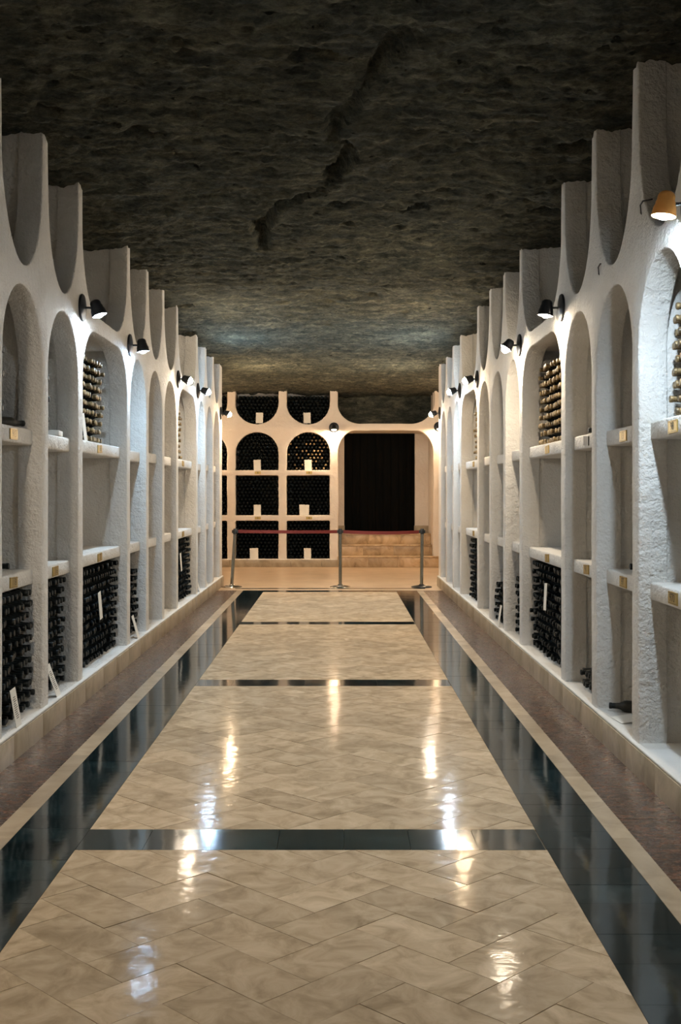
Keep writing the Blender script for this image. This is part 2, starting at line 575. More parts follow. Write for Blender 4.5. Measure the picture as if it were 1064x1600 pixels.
BAYS = []      # (y0, y1, wide)
for k in range(len(EDGE) - 1):
    y0, y1 = EDGE[k], EDGE[k + 1] - PW
    BAYS.append((y0, y1, y1 - y0 > 1.3))

def side_wall(side):
    s = -1 if side == 'left' else 1
    fn = lambda u, vv, dd: (s * (FACE + dd), u, vv)
    outer = seg((Y_NEAR, PL - 0.03), (WALL_END, PL - 0.03), 60) + seg((WALL_END, PL - 0.03), (WALL_END, 4.15), 20) + seg((WALL_END, 4.15), (Y_NEAR, 4.15), 60) + seg((Y_NEAR, 4.15), (Y_NEAR, PL - 0.03), 10)
    holes = []
    for (y0, y1, wide) in BAYS:
        hw = (y1 - y0) / 2
        r = (0.46, 0.40) if wide else (hw, 0.46)
        holes.append(wob(niche_outline(y0, y1, PL - 0.02 + 0.021, ARCH, *r)))
        r = (0.50, 0.55) if wide else (hw, 0.62)
        holes.append(wob(cup_outline(y0, y1, CUP, 4.1, *r, flare=0.022)))
    me = panel_from_outlines(outer, holes, TH, 0.013, M['plaster'], fn, 'wall_' + side)
    wall = link('wall_' + side, me)
    tag(wall, 'white plastered wall of arched wine niches along the %s side' % side, kind='structure')
    X = lambda d: s * (FACE + d)
    # plain parts behind the front
    def part(name, *b, m=M['plaster'], bev=0.0):
        return link(name, box_mesh(name, *b, m, bev), wall)
    part('back_panel', X(DEEP), X(DEEP + 0.08), Y_NEAR, WALL_END, 0, 4.15)
    for k, e in enumerate(EDGE):
        last = WALL_END - 0.005 if k == len(EDGE) - 1 else e
        part('divider', X(TH - 0.03), X(DEEP + 0.02), e - PW + 0.020, (last - 0.020) if k < len(EDGE) - 1 else last, 0.1, 4.15)
    # the niche floor and the plinth stones
    part('ledge', X(-0.022), X(DEEP + 0.02), Y_NEAR, WALL_END + 0.01, 0.148, PL, m=M['ledge'], bev=0.006)
    y = Y_NEAR
    r3 = random.Random(3 if s < 0 else 4)
    while y < WALL_END:
        ln = min(r3.choice((0.55, 0.6, 0.65)), WALL_END + 0.01 - y)
        if ln > 0.05:
            part('plinth_slab', X(-0.026 + r3.uniform(-.0015, .0015)), X(0.05), y + 0.0005, y + ln - 0.0005, -0.02, 0.147, m=M['plinth'], bev=0.0015)
        y += ln
    # shelves with their plaques
    cache = {}
    for k, (y0, y1, wide) in enumerate(BAYS):
        L = round(y1 - y0, 3)
        for row, (z0, z1) in ((1, SH1), (2, SH2)):
            key = (L, row)
            if key not in cache:
                cache[key] = box_mesh('shelf', 0.065 * s, DEEP * s, -0.018, L + 0.018, -0.05, z1 - z0 - 0.05, M['plaster'], 0.012)
            sh = link('shelf', cache[key], wall, (s * FACE, y0, z0 + 0.05 + rnd.uniform(-.006, .006)))
            pk = (side, k, row)
            if pk in PLAQUES:
                yy = (y0 + y1) / 2
                pm = plaque_mesh(PLAQUES[pk])
                p = link('number_plaque', pm, sh, (s * (0.065 - 0.004), yy - y0, 0.0 + rnd.uniform(-.006, .006)), (0, rnd.uniform(-.05, .05), -s * math.pi / 2))
                if PLAQUES[pk]:
                    p['label'] = 'small brass plaque with number ' + PLAQUES[pk]
        part('upper_shelf', X(TH - 0.01), X(DEEP), y0 - 0.01, y1 + 0.01, ARCH + 0.015, CUP - 0.03)
    return wall
wall_left = side_wall('left')
wall_right = side_wall('right')

# added back wall and passage ends hold light in; corners close side walls
link('wall_back_added', box_mesh('wall_back_added', -2.5, 2.5, Y_NEAR - 0.1, Y_NEAR, -0.02, 4.2, M['plaster']))['kind'] = 'structure'
for nm, s in (('left', -1), ('right', 1)):
    o = link('wall_passage_' + nm, box_mesh('wall_passage', s * 3.30, s * 3.42, WALL_END - 0.2, Y_END + 1.6, -0.02, 4.2, M['plaster_end'])); o['kind'] = 'structure'
    o = link('wall_corner_' + nm, box_mesh('wall_corner', s * (FACE + DEEP + 0.09), s * 3.30, WALL_END - 0.15, WALL_END, -0.02, 4.2, M['plaster'])); o['kind'] = 'structure'

# ------------------------------------------------------------------ end wall
END_COLS = [(-2.98, -2.11), (-1.945, -1.075), (-0.91, -0.04)]
END_CELLS = []
def end_wall():
    fn = lambda u, vv, dd: (u, Y_END + dd, vv)
    outer = seg((-3.3, 0.0), (3.3, 0.0), 30) + seg((3.3, 0.0), (3.3, 4.15), 20) + seg((3.3, 4.15), (-3.3, 4.15), 30) + seg((-3.3, 4.15), (-3.3, 0.0), 20)
    holes = []
    rows = ((PL, 0.935), (1.045, 1.85))
    for (u0, u1) in END_COLS + [(2.25, 3.12)]:
        hw = (u1 - u0) / 2
        for z0, z1 in rows:
            holes.append(wob(niche_outline(u0, u1, z0, z1, 0.03, 0.03), 0.003))
            END_CELLS.append((u0, u1, z0, z1, 'box'))
        holes.append(wob(niche_outline(u0, u1, 1.955, 2.72, hw, 0.42), 0.003))
        END_CELLS.append((u0, u1, 1.955, 2.70, 'arch'))
        holes.append(wob(cup_outline(u0, u1, 2.885, 4.1, hw, 0.42), 0.003))
        END_CELLS.append((u0, u1, 2.90, 3.45, 'cup'))
    holes.append(wob(niche_outline(0.13, 2.05, 0.03, 2.755, 0.36, 0.46), 0.004))
    holes.append(wob(cup_outline(0.11, 2.07, 2.895, 4.1, 0.46, 0.44), 0.004))
    me = panel_from_outlines(outer, holes, TH, 0.018, M['plaster_end'], fn, 'wall_end')
    wall = link('wall_end', me)
    tag(wall, 'cream plastered end wall with arched niches full of bottles and a door recess', kind='structure')
    def part(name, *b, m=M['plaster_end'], bev=0.0):
        return link(name, box_mesh(name, *b, m, bev), wall)
    ya, yb = Y_END + TH - 0.01, Y_END + DEEP
    part('back_panel', -3.3, 0.05, yb, yb + 0.06, 0, 4.15)
    part('back_panel', 2.13, 3.3, yb, yb + 0.06, 0, 4.15)
    for u0, u1 in ((-3.15, -2.985), (-2.105, -1.95), (-1.07, -0.915), (-0.035, 0.125), (2.055, 2.245), (3.125, 3.3)):
        part('divider', u0, u1, ya, yb + 0.02, 0.05, 4.15)
    for (u0, u1) in END_COLS + [(2.25, 3.12)]:
        for (z0, z1) in ((0.0, PL - 0.005), (0.94, 1.04), (1.855, 1.95)):
            sh = part('shelf', u0 - 0.02, u1 + 0.02, Y_END + 0.03, yb, z0, z1)
            if z0 > 0.5 and -2 < u0 < 0:
                p = link('number_plaque', plaque_mesh('8', 0.12, 0.05), sh, ((u0 + u1) / 2 + 0.02, Y_END - 0.004, (z0 + z1) / 2))
        part('upper_shelf', u0 - 0.02, u1 + 0.02, ya, yb, 2.74, 2.87)
    # rock behind the wide opening over the door
    part('rock_back', -0.1, 2.3, Y_END + 1.15, Y_END + 1.3, 2.80, 4.1, m=M['rock'])
    # plinth stones left of the steps
    y = -3.3
    while y < 0.1:
        ln = min(0.62, 0.12 - y)
        part('plinth_slab', y + 0.0015, y + ln - 0.0015, Y_END - 0.03, Y_END + 0.03, -0.01, 0.147, m=M['plinth'], bev=0.003)
        y += ln
    part('plinth_slab', 2.07, 3.3, Y_END - 0.03, Y_END + 0.03, -0.01, 0.147, m=M['plinth'], bev=0.003)
    part('ledge', -3.3, 0.12, Y_END - 0.028, Y_END + 0.05, 0.147, PL - 0.004, m=M['ledge'])
    # the door recess
    D1 = Y_END + 1.25
    part('recess_cheek', 0.05, 0.132, ya, D1 + 0.1, 0, 2.87)
    part('recess_cheek', 2.048, 2.13, ya, D1 + 0.1, 0, 2.87)
    part('recess_back', 0.05, 0.26, D1, D1 + 0.08, 0, 2.87)
    part('recess_back', 1.76, 2.13, D1, D1 + 0.08, 0, 2.87)
    part('recess_soffit', 0.05, 2.13, ya, D1 + 0.1, 2.757, 2.868)
    part('skirting', 0.132, 0.27, D1 - 0.02, D1, 0.66, 0.80, m=M['plinth'])
    part('skirting', 1.745, 2.048, D1 - 0.02, D1, 0.66, 0.80, m=M['plinth'])
    return wall
wall_end = end_wall()

door = link('door_1', None, None, (1.01, Y_END + 1.27, 0.66))
tag(door, 'dark plank door in the recess above the steps', kind='structure')
npl = 9
pwid = 1.48 / npl
for k in range(npl):
    link('plank', box_mesh('plank', -0.74 + k * pwid + 0.002, -0.74 + (k + 1) * pwid - 0.002, -0.02 + 0.003 * (k % 2), 0.03, 0.01, 2.095, M['door'], 0.004), door)
link('frame', box_mesh('frame', -0.76, 0.76, 0.03, 0.06, 0.0, 2.10, M['door']), door)

steps = link('stone_steps', None, None, (1.09, Y_END, 0))
tag(steps, 'three beige marble steps leading up to the dark door', 'steps')
r3 = random.Random(9)
for i, (f0, z0, z1, u0, u1) in enumerate(((-0.06, 0.0, 0.222, -0.97, 1.08), (0.24, 0.222, 0.438, -0.955, 0.955), (0.54, 0.438, 0.655, -0.955, 0.955))):
    st = link('step', box_mesh('step', u0, u1, f0 + 0.02, 1.33, z0, z1 - 0.03, M['step']), steps)
    u = u0
    while u < u1 - 0.05:
        ln = min(r3.uniform(0.5, 0.75), u1 - u)
        link('riser_slab', box_mesh('riser_slab', u + 0.001, u + ln - 0.001, f0, f0 + 0.025, z0 + 0.002, z1 - 0.032, M['step'], 0.002), st)
        link('tread_slab', box_mesh('tread_slab', u + 0.001, u + ln - 0.001, f0 - 0.015, 1.33 if i == 2 else f0 + 0.34, z1 - 0.03, z1, M['step'], 0.006), st)
        u += ln

# ------------------------------------------------------------------ floor
FX0, FX1, FX2, FX3 = 1.018, 1.338, 1.440, 1.737     # half widths: beige panel, black band, cream strip, granite
FLOOR_END = 17.72
v, f = box_vf(-3.4, 3.4, Y_NEAR, FLOOR_END + 0.02, -0.06, -0.006)
floor = link('floor', mesh_data('floor', v, f, M['grout']))
tag(floor, 'polished corridor floor of beige herringbone marble with black and brown borders', kind='structure')
v, f = box_vf(-3.4, 3.4, FLOOR_END + 0.022, Y_END + 0.3, -0.06, -0.001)
tag(link('floor_passage', mesh_data('floor_passage', v, f, M['passage'])), 'tan marble floor of the cross passage before the end wall', kind='structure')
v, f = box_vf(-1.5, 1.5, 18.03, 18.14, -0.05, 0.0)
tag(link('trim_1', mesh_data('trim_1', v, f, M['black'])), 'thin dark line across the tan floor at the stanchions', kind='structure')

def slab(name, x0, x1, y0, y1, m, rr, tilt=0.0008):
    hx, hy = (x1 - x0) / 2 - 0.0009, (y1 - y0) / 2 - 0.0009
    key = (name, round(hx, 4), round(hy, 4))
    if key not in slab.cache:
        slab.cache[key] = box_mesh(name, -hx, hx, -hy, hy, -0.03, 0, m)
    return link(name, slab.cache[key], floor, ((x0 + x1) / 2, (y0 + y1) / 2, rr.uniform(-0.0004, 0.0004)), (rr.uniform(-tilt, tilt), rr.uniform(-tilt, tilt), 0))
slab.cache = {}

r4 = random.Random(21)
for s in (-1, 1):
    y = 1.2
    while y < FLOOR_END:
        ln = min(r4.choice((0.2, 0.25, 0.3)), FLOOR_END - y)
        slab('black_slab', *sorted((s * FX0, s * FX1)), y, y + ln, M['black'], r4)
        y += ln
    y = 1.2
    while y < FLOOR_END:
        ln = min(r4.choice((0.5, 0.6)), FLOOR_END - y)
        slab('cream_slab', *sorted((s * FX1, s * FX2)), y, y + ln, M['cream'], r4)
        y += ln
    y = 1.2
    while y < FLOOR_END:
        ln = min(0.6, FLOOR_END - y)
        slab('granite_slab', *sorted((s * FX2, s * FX3)), y, y + ln, M['granite'], r4)
        y += ln
BANDS = [(0.79, 1.09), (4.937, 5.235), (9.07, 9.37), (13.24, 13.50), (17.46, 17.72)]
for (y0, y1) in BANDS[1:]:
    x = -FX0
    while x < FX0 - 0.01:
        ln = min(0.29, FX0 - x)
        slab('black_slab', x, x + ln, y0, y1, M['black'], r4)
        x += ln
# unseen run of plain floor behind the viewer
v, f = box_vf(-1.74, 1.74, Y_NEAR, 1.2, -0.03, 0)
link('near_slab', mesh_data('near_slab', v, f, M['beige']), floor)

TL, TW = 0.42, 0.21
def clip(poly, x0, x1, y0, y1):
    for ax, lim, sg in ((0, x0, 1), (0, x1, -1), (1, y0, 1), (1, y1, -1)):
        out = []
        for i in range(len(poly)):
            a, c2 = poly[i], poly[(i + 1) % len(poly)]
            da, dc = sg * (a[ax] - lim), sg * (c2[ax] - lim)
            if da >= 0: out.append(a)
            if da * dc < 0:
                t = da / (da - dc)
                out.append((a[0] + t * (c2[0] - a[0]), a[1] + t * (c2[1] - a[1])))
        poly = out
        if len(poly) < 3: return []
    return poly
def area(p):
    return 0.5 * abs(sum(p[i][0] * p[(i + 1) % len(p)][1] - p[(i + 1) % len(p)][0] * p[i][1] for i in range(len(p))))
tiles = []
c45 = math.sqrt(0.5)
N = int(20 / TW)
for a in range(-N, N):
    for b2 in range(-N, N):
        q = (a - b2) % 4
        if q == 0: r = (a, b2, a + 2, b2 + 1)
        elif q == 3: r = (a, b2, a + 1, b2 + 2)
        else: continue
        g = 0.0011
        P = [(r[0] * TW + g, r[1] * TW + g), (r[2] * TW - g, r[1] * TW + g), (r[2] * TW - g, r[3] * TW - g), (r[0] * TW + g, r[3] * TW - g)]
        P = [((u - vv) * c45 + 0.03, (u + vv) * c45 + 4.2) for u, vv in P]
        if max(p[1] for p in P) < 1.2 or min(p[1] for p in P) > FLOOR_END or max(p[0] for p in P) < -FX0 or min(p[0] for p in P) > FX0:
            continue
        for k in range(len(BANDS) - 1):
            C = clip(P, -FX0 + g, FX0 - g, max(1.2, BANDS[k][1] + g), BANDS[k + 1][0] - g)
            if len(C) >= 3 and area(C) > 0.0008:
                tiles.append((min(p[1] for p in C), C, abs(area(C) - (TL - 2 * g) * (TW - 2 * g)) < 1e-5, q))
tiles.sort(key=lambda t: (t[0] < 3.15, t[0]))
full = {}
def tile_mesh(poly):
    n = len(poly)
    V = [(p[0], p[1], 0) for p in poly] + [(p[0], p[1], -0.03) for p in poly]
    Fc = [tuple(range(n))] + [(i, i + n, (i + 1) % n + n, (i + 1) % n) for i in range(n)]
    return V, Fc
sv, sf = [], []
for k, (yy, C, isfull, q) in enumerate(tiles):
    cx = sum(p[0] for p in C) / len(C); cy = sum(p[1] for p in C) / len(C)
    tx, ty, dz = r4.gauss(0, 0.0022), r4.gauss(0, 0.0022), r4.uniform(-0.0005, 0.0005)
    if k < 300 and yy >= 3.15 - 0.35:
        L = [(p[0] - cx, p[1] - cy) for p in C]
        if isfull:
            if q not in full: full[q] = mesh_data('tile', *tile_mesh(L), M['beige'])
            me = full[q]
        else:
            me = mesh_data('tile', *tile_mesh(L), M['beige'])
        link('tile', me, floor, (cx, cy, dz), (tx, ty, 0))
    else:
        V, Fc = tile_mesh(C)
        n = len(sv)
        sv += [(p[0], p[1], p[2] + dz + (p[1] - cy) * tx - (p[0] - cx) * ty) for p in V]
        sf += [tuple(i + n for i in q2) for q2 in Fc]
o = link('tiles', mesh_data('tiles', sv, sf, M['beige']), floor)
o['kind'] = 'stuff'

# ------------------------------------------------------------------ wall lamps
plate_me = lathe_mesh('back_plate', [(0.0, 0.0), (0.098, 0.0), (0.102, 0.008), (0.098, 0.017), (0.06, 0.026), (0.022, 0.032), (0.0, 0.033)], 28, M['lamp_metal'], 'X')
arm_me = lathe_mesh('arm', [(0.0, 0.02), (0.011, 0.02), (0.0085, 0.035), (0.0085, 0.085), (0.013, 0.092), (0.0, 0.095)], 12, M['lamp_metal'], 'X')
def head_mesh(m, deep):
    r = -0.046 if deep else -0.020
    prof = [(0.0, 0.072), (0.022, 0.071), (0.034, 0.063), (0.040, 0.050), (0.041, 0.030), (0.046, 0.020), (0.046, 0.010), (0.053, -0.006), (0.058, r),
            (0.055, r), (0.050, -0.006), (0.040, 0.014), (0.034, 0.026), (0.0, 0.032)]
    return lathe_mesh('head', prof, 20, m)
head_deep, head_open, head_copper = head_mesh(M['lamp_metal'], True), head_mesh(M['lamp_metal'], False), head_mesh(M['lamp_copper'], True)
bulb_prof = [(0.0, 0.014), (0.014, 0.012), (0.030, -0.004), (0.037, -0.024), (0.033, -0.043), (0.019, -0.058), (0.0, -0.063)]
bulb_cache = {}
def bulb_mesh(kind, k):
    if (kind, k) not in bulb_cache:
        bulb_cache[kind, k] = lathe_mesh('bulb', bulb_prof, 12, bulb(kind, BULB[kind], k))
    return bulb_cache[kind, k]

def wall_lamp(loc, rz, kind, label, copper=False, tilt=-0.22, group=None, k=1.0):
    root = link('wall_lamp', None, None, loc, (0, 0, rz))
    tag(root, label, 'lamp', group or 'wall lamps on the niche pillars')
    link('back_plate', plate_me, root)
    link('arm', arm_me, root)
    h = link('head', head_copper if copper else head_open if abs(tilt) > 0.5 else head_deep, root, (0.118, 0, -0.012), (0, tilt, 0))
    link('bulb', bulb_mesh(kind, k), h)
    return root
LZ = 2.885
lamps = [
    ('left', 3.45, 'bulb_white', 'unseen lamp added on the left wall beside the viewpoint, near post of the wide bay', 0),  # this lamp and its opposite are added out of view for near light
    ('right', 3.45, 'bulb_white', 'unseen lamp added on the right wall beside the viewpoint, near post of the wide bay', 0),
    ('left', 5.40, 'bulb_white', 'lamp on the left wall just outside the picture, before plaque 913', 0),
    ('right', 5.40, 'bulb_cool', 'copper-headed wall lamp glowing at the right edge above the bottle stack', 1),
    ('left', 8.44, 'bulb_cool', 'cool white wall lamp, first and largest on the left wall', 0),
    ('right', 8.44, 'bulb_white', 'black wall lamp, second on the right wall, with warm white bulb', 0),
    ('left', 10.37, 'bulb_blue', 'black wall lamp with bluish bulb, second on the left wall', 0),
    ('right', 10.37, 'bulb_white', 'bright white wall lamp, third along the right wall', 0),
    ('left', 13.50, 'bulb_white', 'warm white wall lamp, third along the left wall', 0),
    ('right', 13.50, 'bulb_warm', 'amber wall lamp, fourth along the right wall', 0),
    ('left', 15.40, 'bulb_blue', 'small bluish wall lamp, fourth along the left wall', 0),
    ('right', 15.40, 'bulb_cool', 'small cool white wall lamp, fifth along the right wall', 0),
    ('left', 18.42, 'bulb_warm', 'last wall lamp on the left, glowing before the end wall niches', 0),
    ('right', 18.42, 'bulb_white', 'last wall lamp on the right, before the door recess', 0),
]
for side, e, kind, lab, cop in lamps:
    s = -1 if side == 'left' else 1
    z = LZ - (0.10 if e > 18 else 0.0) - 0.03 * (10 < e < 14)
    wall_lamp((s * FACE, e - PW / 2 + 0.02, z), math.pi if s > 0 else 0, kind, lab, bool(cop), tilt=-0.35 if (side, e) == ('left', 8.44) else -0.6 if (side, e) == ('right', 10.37) else -0.15 if e < 11 else -1.15, k=0.4 if e < 4 else 2.0 if cop else 1.2 if e < 11 else 1.6 if e < 16 else 2.2)
wall_lamp((0.045, Y_END, 2.815), -math.pi / 2, 'bulb_gold', 'wall lamp with golden light beside the door arch on the end wall', k=1.45)
wall_lamp((2.16, Y_END, 2.83), -math.pi / 2, 'bulb_gold', 'half hidden wall lamp on the end wall, right of the door arch', k=1.45)
wall_lamp((-3.05, Y_END, 2.83), -math.pi / 2, 'bulb_gold', 'lamp added on the end wall, hidden by the left wall end', k=1.6)  # added out of view to brighten the passage

wall_lamp((3.30, 20.6, 2.8), math.pi, 'bulb_gold', 'unseen lamp added to light the right arm of the cross passage', k=2.8, tilt=2.75)  # both passage lamps are added out of view, turned up towards the ceiling
wall_lamp((-3.30, 20.6, 2.8), 0, 'bulb_gold', 'unseen lamp added to light the left arm of the cross passage', k=2.8, tilt=2.75)

# ------------------------------------------------------------------ bottles
def bottle_profile():
    body = [(0.0, 0.006), (0.020, 0.003), (0.0355, 0.0), (0.037, 0.006), (0.037, 0.192), (0.0345, 0.208), (0.026, 0.224), (0.0195, 0.236), (0.0172, 0.262)]
    caps = [(0.0172, 0.260), (0.0175, 0.262), (0.0172, 0.282), (0.0195, 0.284), (0.0195, 0.297), (0.0165, 0.300), (0.0, 0.300)]
    return body, caps
bp, cp_ = bottle_profile()
NB = 10
body_me = {k: lathe_mesh('wine_bottle', bp, NB, M[k], 'X') for k in ('glass', 'dusty')}
cap_me = {k: lathe_mesh('capsule', cp_, NB, M[k], 'X') for k in ('cap_black', 'cap_gold')}

class Lot:                  # all bottles of one kind
    def __init__(self): self.b = []
dark, gold = Lot(), Lot()

def stack(lot, side, k, z0, rows, label, ys=None, d=0.07, inset=0.0, zmax=None, skip=0.0, arch=None):
    s = -1 if side == 'left' else 1
    y0, y1, wide = BAYS[k]
    if ys: a0, a1 = ys
    else: a0, a1 = y0 + 0.004, y1 - 0.004 - inset
    pitch = 0.0795
    for r in range(rows):
        off = (r % 2) * pitch / 2
        n = int((a1 - a0 - off + 1e-6) / pitch)
        slack = (a1 - a0) - int((a1 - a0) / pitch) * pitch
        for c in range(n):
            y = a0 + slack / 2 + off + pitch * (c + 0.5)
            z = z0 + 0.0385 + r * 0.0705
            if arch and not arch(y, z + 0.04): continue
            if rnd.random() < skip * (r / max(rows - 1, 1)): continue
            dd = d + rnd.uniform(-0.014, 0.02)
            tip = (s * (FACE + dd), y, z)
            # seen past the near pillar?
            t = (s * FACE - CX) / (tip[0] - CX)
            yc = y * t
            seen = yc > y0 - 0.01 and y > 5.3
            px = 527 + F * (tip[0] - CX) / y
            seen = seen and -15 < px < 1079
            lot.b.append((seen, y, (s * (FACE + dd + 0.30), y, z), 0.0 if s < 0 else math.pi, (rnd.uniform(-.02, .02), rnd.uniform(-.012, .012)), (label, r, c)))

def arch_of(k, top=2.70):
    y0, y1, wide = BAYS[k]
    def fn(y, z):
        return z < top
    return fn

FULL = 11
stack(dark, 'left', 6, PL, FULL, 'nearest left floor stack', d=0.055)
stack(dark, 'left', 7, PL, FULL, 'second left floor stack', d=0.085)
stack(dark, 'left', 8, PL, FULL, 'wide left floor stack', d=0.075)
stack(dark, 'left', 9, PL, 9, 'floor stack past the blue lamp', d=0.08)
stack(dark, 'left', 12, PL, FULL, 'farther wide left floor stack', d=0.075)
stack(dark, 'left', 13, PL, 4, 'dark bottle in a low far stack at the left wall end', d=0.10, ys=(15.45, 16.0))
stack(dark, 'left', 14, PL, 4, 'dark bottle in a low far stack at the left wall end', d=0.10, ys=(16.45, 16.95))
stack(dark, 'left', 10, PL, 1, 'pale left bay after it', d=0.12, ys=(11.95, 12.05))
stack(dark, 'left', 11, PL, 1, 'bay before the farther stack', d=0.11, ys=(13.0, 13.18))
stack(dark, 'right', 8, PL, FULL, 'wide right floor stack', d=0.075)
stack(dark, 'right', 9, PL, 8, 'right stack past the wide one', d=0.085, ys=(10.38, 11.15))
stack(dark, 'right', 10, PL, 6, 'narrow right stack', d=0.04, ys=(11.40, 12.25))
stack(dark, 'right', 12, PL, FULL, 'farther wide right floor stack', d=0.075, inset=0.35)
stack(dark, 'right', 7, PL, 2, 'low pile, right wall', d=0.07, ys=(7.45, 8.13))
stack(dark, 'left', 6, SH2[1], 7, 'nearest left arch', d=0.13, ys=(6.42, 6.91))
stack(dark, 'left', 7, SH2[1], 6, 'niche with white box', d=0.12, ys=(7.44, 7.97))
stack(gold, 'left', 8, SH2[1], 10, 'left wide arch', d=0.12, inset=0.42, skip=0.10, arch=arch_of(8))
stack(gold, 'right', 8, SH2[1], 10, 'right wide arch', d=0.13, inset=0.10, skip=0.12, arch=arch_of(8))
stack(gold, 'right', 5, SH2[1], 9, 'arch under copper lamp', d=0.145, inset=0.07, skip=0.12, arch=arch_of(5))
stack(gold, 'left', 12, SH2[1], 9, 'farther left arch', d=0.12, inset=0.55, arch=arch_of(12))
stack(gold, 'right', 12, SH2[1], 9, 'farther right arch', d=0.13, inset=0.35, arch=arch_of(12))

# single bottles on the shelves
def single(side, y, z, label, d=0.11, rz=0.0):
    s = -1 if side == 'left' else 1
    o = link('wine_bottle', body_me['dusty'], None, (s * (FACE + d + 0.30), y, z + 0.0385), (0, 0, (0.0 if s < 0 else math.pi) + rz))
    tag(o, label, 'bottle')
    link('capsule', cap_me['cap_black'], o)
    return o
single('left', 6.96, SH1[1], 'single dusty bottle on the shelf above plaque 118', 0.12)
single('left', 6.955, SH2[1], 'dark bottle lying aslant on the shelf above plaque 913', -0.02, 0.9)
single('left', 7.90, SH1[1], 'single bottle barely showing on the shelf above plaque 116', 0.14)
single('left', 9.10, SH1[1], 'single brown bottle on the wide left shelf above plaque 17', 0.15)
single('left', 14.35, SH1[1], 'single bottle on the farther wide shelf, left wall', 0.14)
single('right', 6.92, SH1[1], 'single dark bottle tip on the shelf above plaque 97', 0.12)
single('right', 7.98, SH2[1], 'single dark bottle on the shelf with the tarnished blank plaque', 0.10)
single('right', 14.6, SH1[1], 'single dark bottle on the farther wide shelf, right wall', 0.14)
single('right', 7.08, PL, 'dark bottle lying behind a white sheet below plaque 97', 0.04, -0.30)
single('right', 6.84, PL, 'second dark bottle beside the white sheet below plaque 97', 0.17, -0.2)

def end_stack():
    out = []
    for (u0, u1, z0, z1, kind) in END_CELLS:
        if u0 > 2.2: continue
        ga = kind == 'arch' and u0 > -1
        n = 11
        pitch = (u1 - u0 - 0.004) / n
        rows = int((z1 - z0 - 0.04) / 0.07) + 1
        for r in range(rows):
            off = (r % 2) * pitch / 2
            for c in range(n - (r % 2)):
                x = u0 + 0.002 + off + pitch * (c + 0.5)
                z = z0 + 0.038 + r * 0.0705
                mid, hw = (u0 + u1) / 2, (u1 - u0) / 2
                if z > z1 + 0.02: continue
                g = ga and rnd.random() < 0.25 + 0.5 * (x - u0) / (u1 - u0)
                out.append((x, z, g))
    return out

bv, bf = lathe_vf(bp, 8, 'X'); cv, cf = lathe_vf(cp_, 8, 'X')
def joined(name, lots, label):
    """many bottles as one mesh: lots maps a capsule material to (loc, rz) items"""
    V0 = np.array(bv + cv); F0 = [tuple(q) for q in bf] + [tuple(i + len(bv) for i in q) for q in cf]
    F0 = np.array([q for q in F0 if len(q) == 4])
    I0 = np.array([0] * len([q for q in bf if len(q) == 4]) + [1] * len([q for q in cf if len(q) == 4]))
    n = len(V0)
    items = [i for L in lots.values() for i in L]
    mi = np.concatenate([np.tile(np.where(I0 == 0, 0, j + 1), len(L)) for j, L in enumerate(lots.values())])
    k = len(items)
    ang = np.array([i[1] for i in items]); loc = np.array([i[0] for i in items])
    c, s = np.cos(ang), np.sin(ang)
    V = np.empty((k, n, 3))
    V[:, :, 0] = c[:, None] * V0[None, :, 0] - s[:, None] * V0[None, :, 1] + loc[:, None, 0]
    V[:, :, 1] = s[:, None] * V0[None, :, 0] + c[:, None] * V0[None, :, 1] + loc[:, None, 1]
    V[:, :, 2] = V0[None, :, 2] + loc[:, None, 2]
    Q = (F0[None] + (np.arange(k) * n)[:, None, None]).reshape(-1, 4)
    me = bpy.data.meshes.new(name)
    me.vertices.add(k * n); me.vertices.foreach_set('co', V.ravel())
    me.loops.add(Q.size); me.loops.foreach_set('vertex_index', Q.ravel().astype(np.int32))
    me.polygons.add(len(Q)); me.polygons.foreach_set('loop_start', np.arange(0, Q.size, 4)); me.polygons.foreach_set('loop_total', np.full(len(Q), 4))
    me.materials.append(M['glass_dark'])
    for key in lots: me.materials.append(M[key])
    me.polygons.foreach_set('material_index', mi.astype(np.int32))
    me.update(calc_edges=True)
    me.polygons.foreach_set('use_smooth', [True] * len(me.polygons))
    return tag(link(name, me), label, 'bottles', kind='stuff')

ORD = ['first', 'second', 'third', 'fourth', 'fifth', 'sixth', 'seventh', 'eighth', 'ninth', 'tenth', 'eleventh', 'twelfth', 'thirteenth', 'fourteenth', 'fifteenth',
       'sixteenth', 'seventeenth', 'eighteenth', 'nineteenth', 'twentieth', 'twenty-first', 'twenty-second', 'twenty-third', 'twenty-fourth']
every = [(t, 'glass', 'cap_black') for t in dark.b] + [(t, 'dusty', 'cap_gold') for t in gold.b]
every.sort(key=lambda t: (not t[0][0], t[0][1]))
mass = {'cap_dark': [], 'cap_gold': []}
for k, ((seen, y, loc, rz, (ja, jb), (stk, row, colm)), body_k, cap_k) in enumerate(every):
    if k < 288 and seen:
        o = link('wine_bottle', body_me[body_k], None, loc, (0, jb * 0.3, rz + ja * 0.3))
        tag(o, 'wine bottle %s from the near pillar, %s row up, %s' % (ORD[colm], ORD[row], stk), 'bottle', 'bottles of the ' + stk)
        link('capsule', cap_me[cap_k], o)
    else:
        mass['cap_gold' if cap_k == 'cap_gold' else 'cap_dark'].append((loc, rz))
for x, z, g in end_stack():
    mass['cap_gold' if g else 'cap_dark'].append(((x, Y_END + 0.41 + rnd.uniform(-.012, .012), z), -math.pi / 2))
joined('wine_bottles', mass, 'countless dark wine bottles filling the end wall niches and the farther stacks')

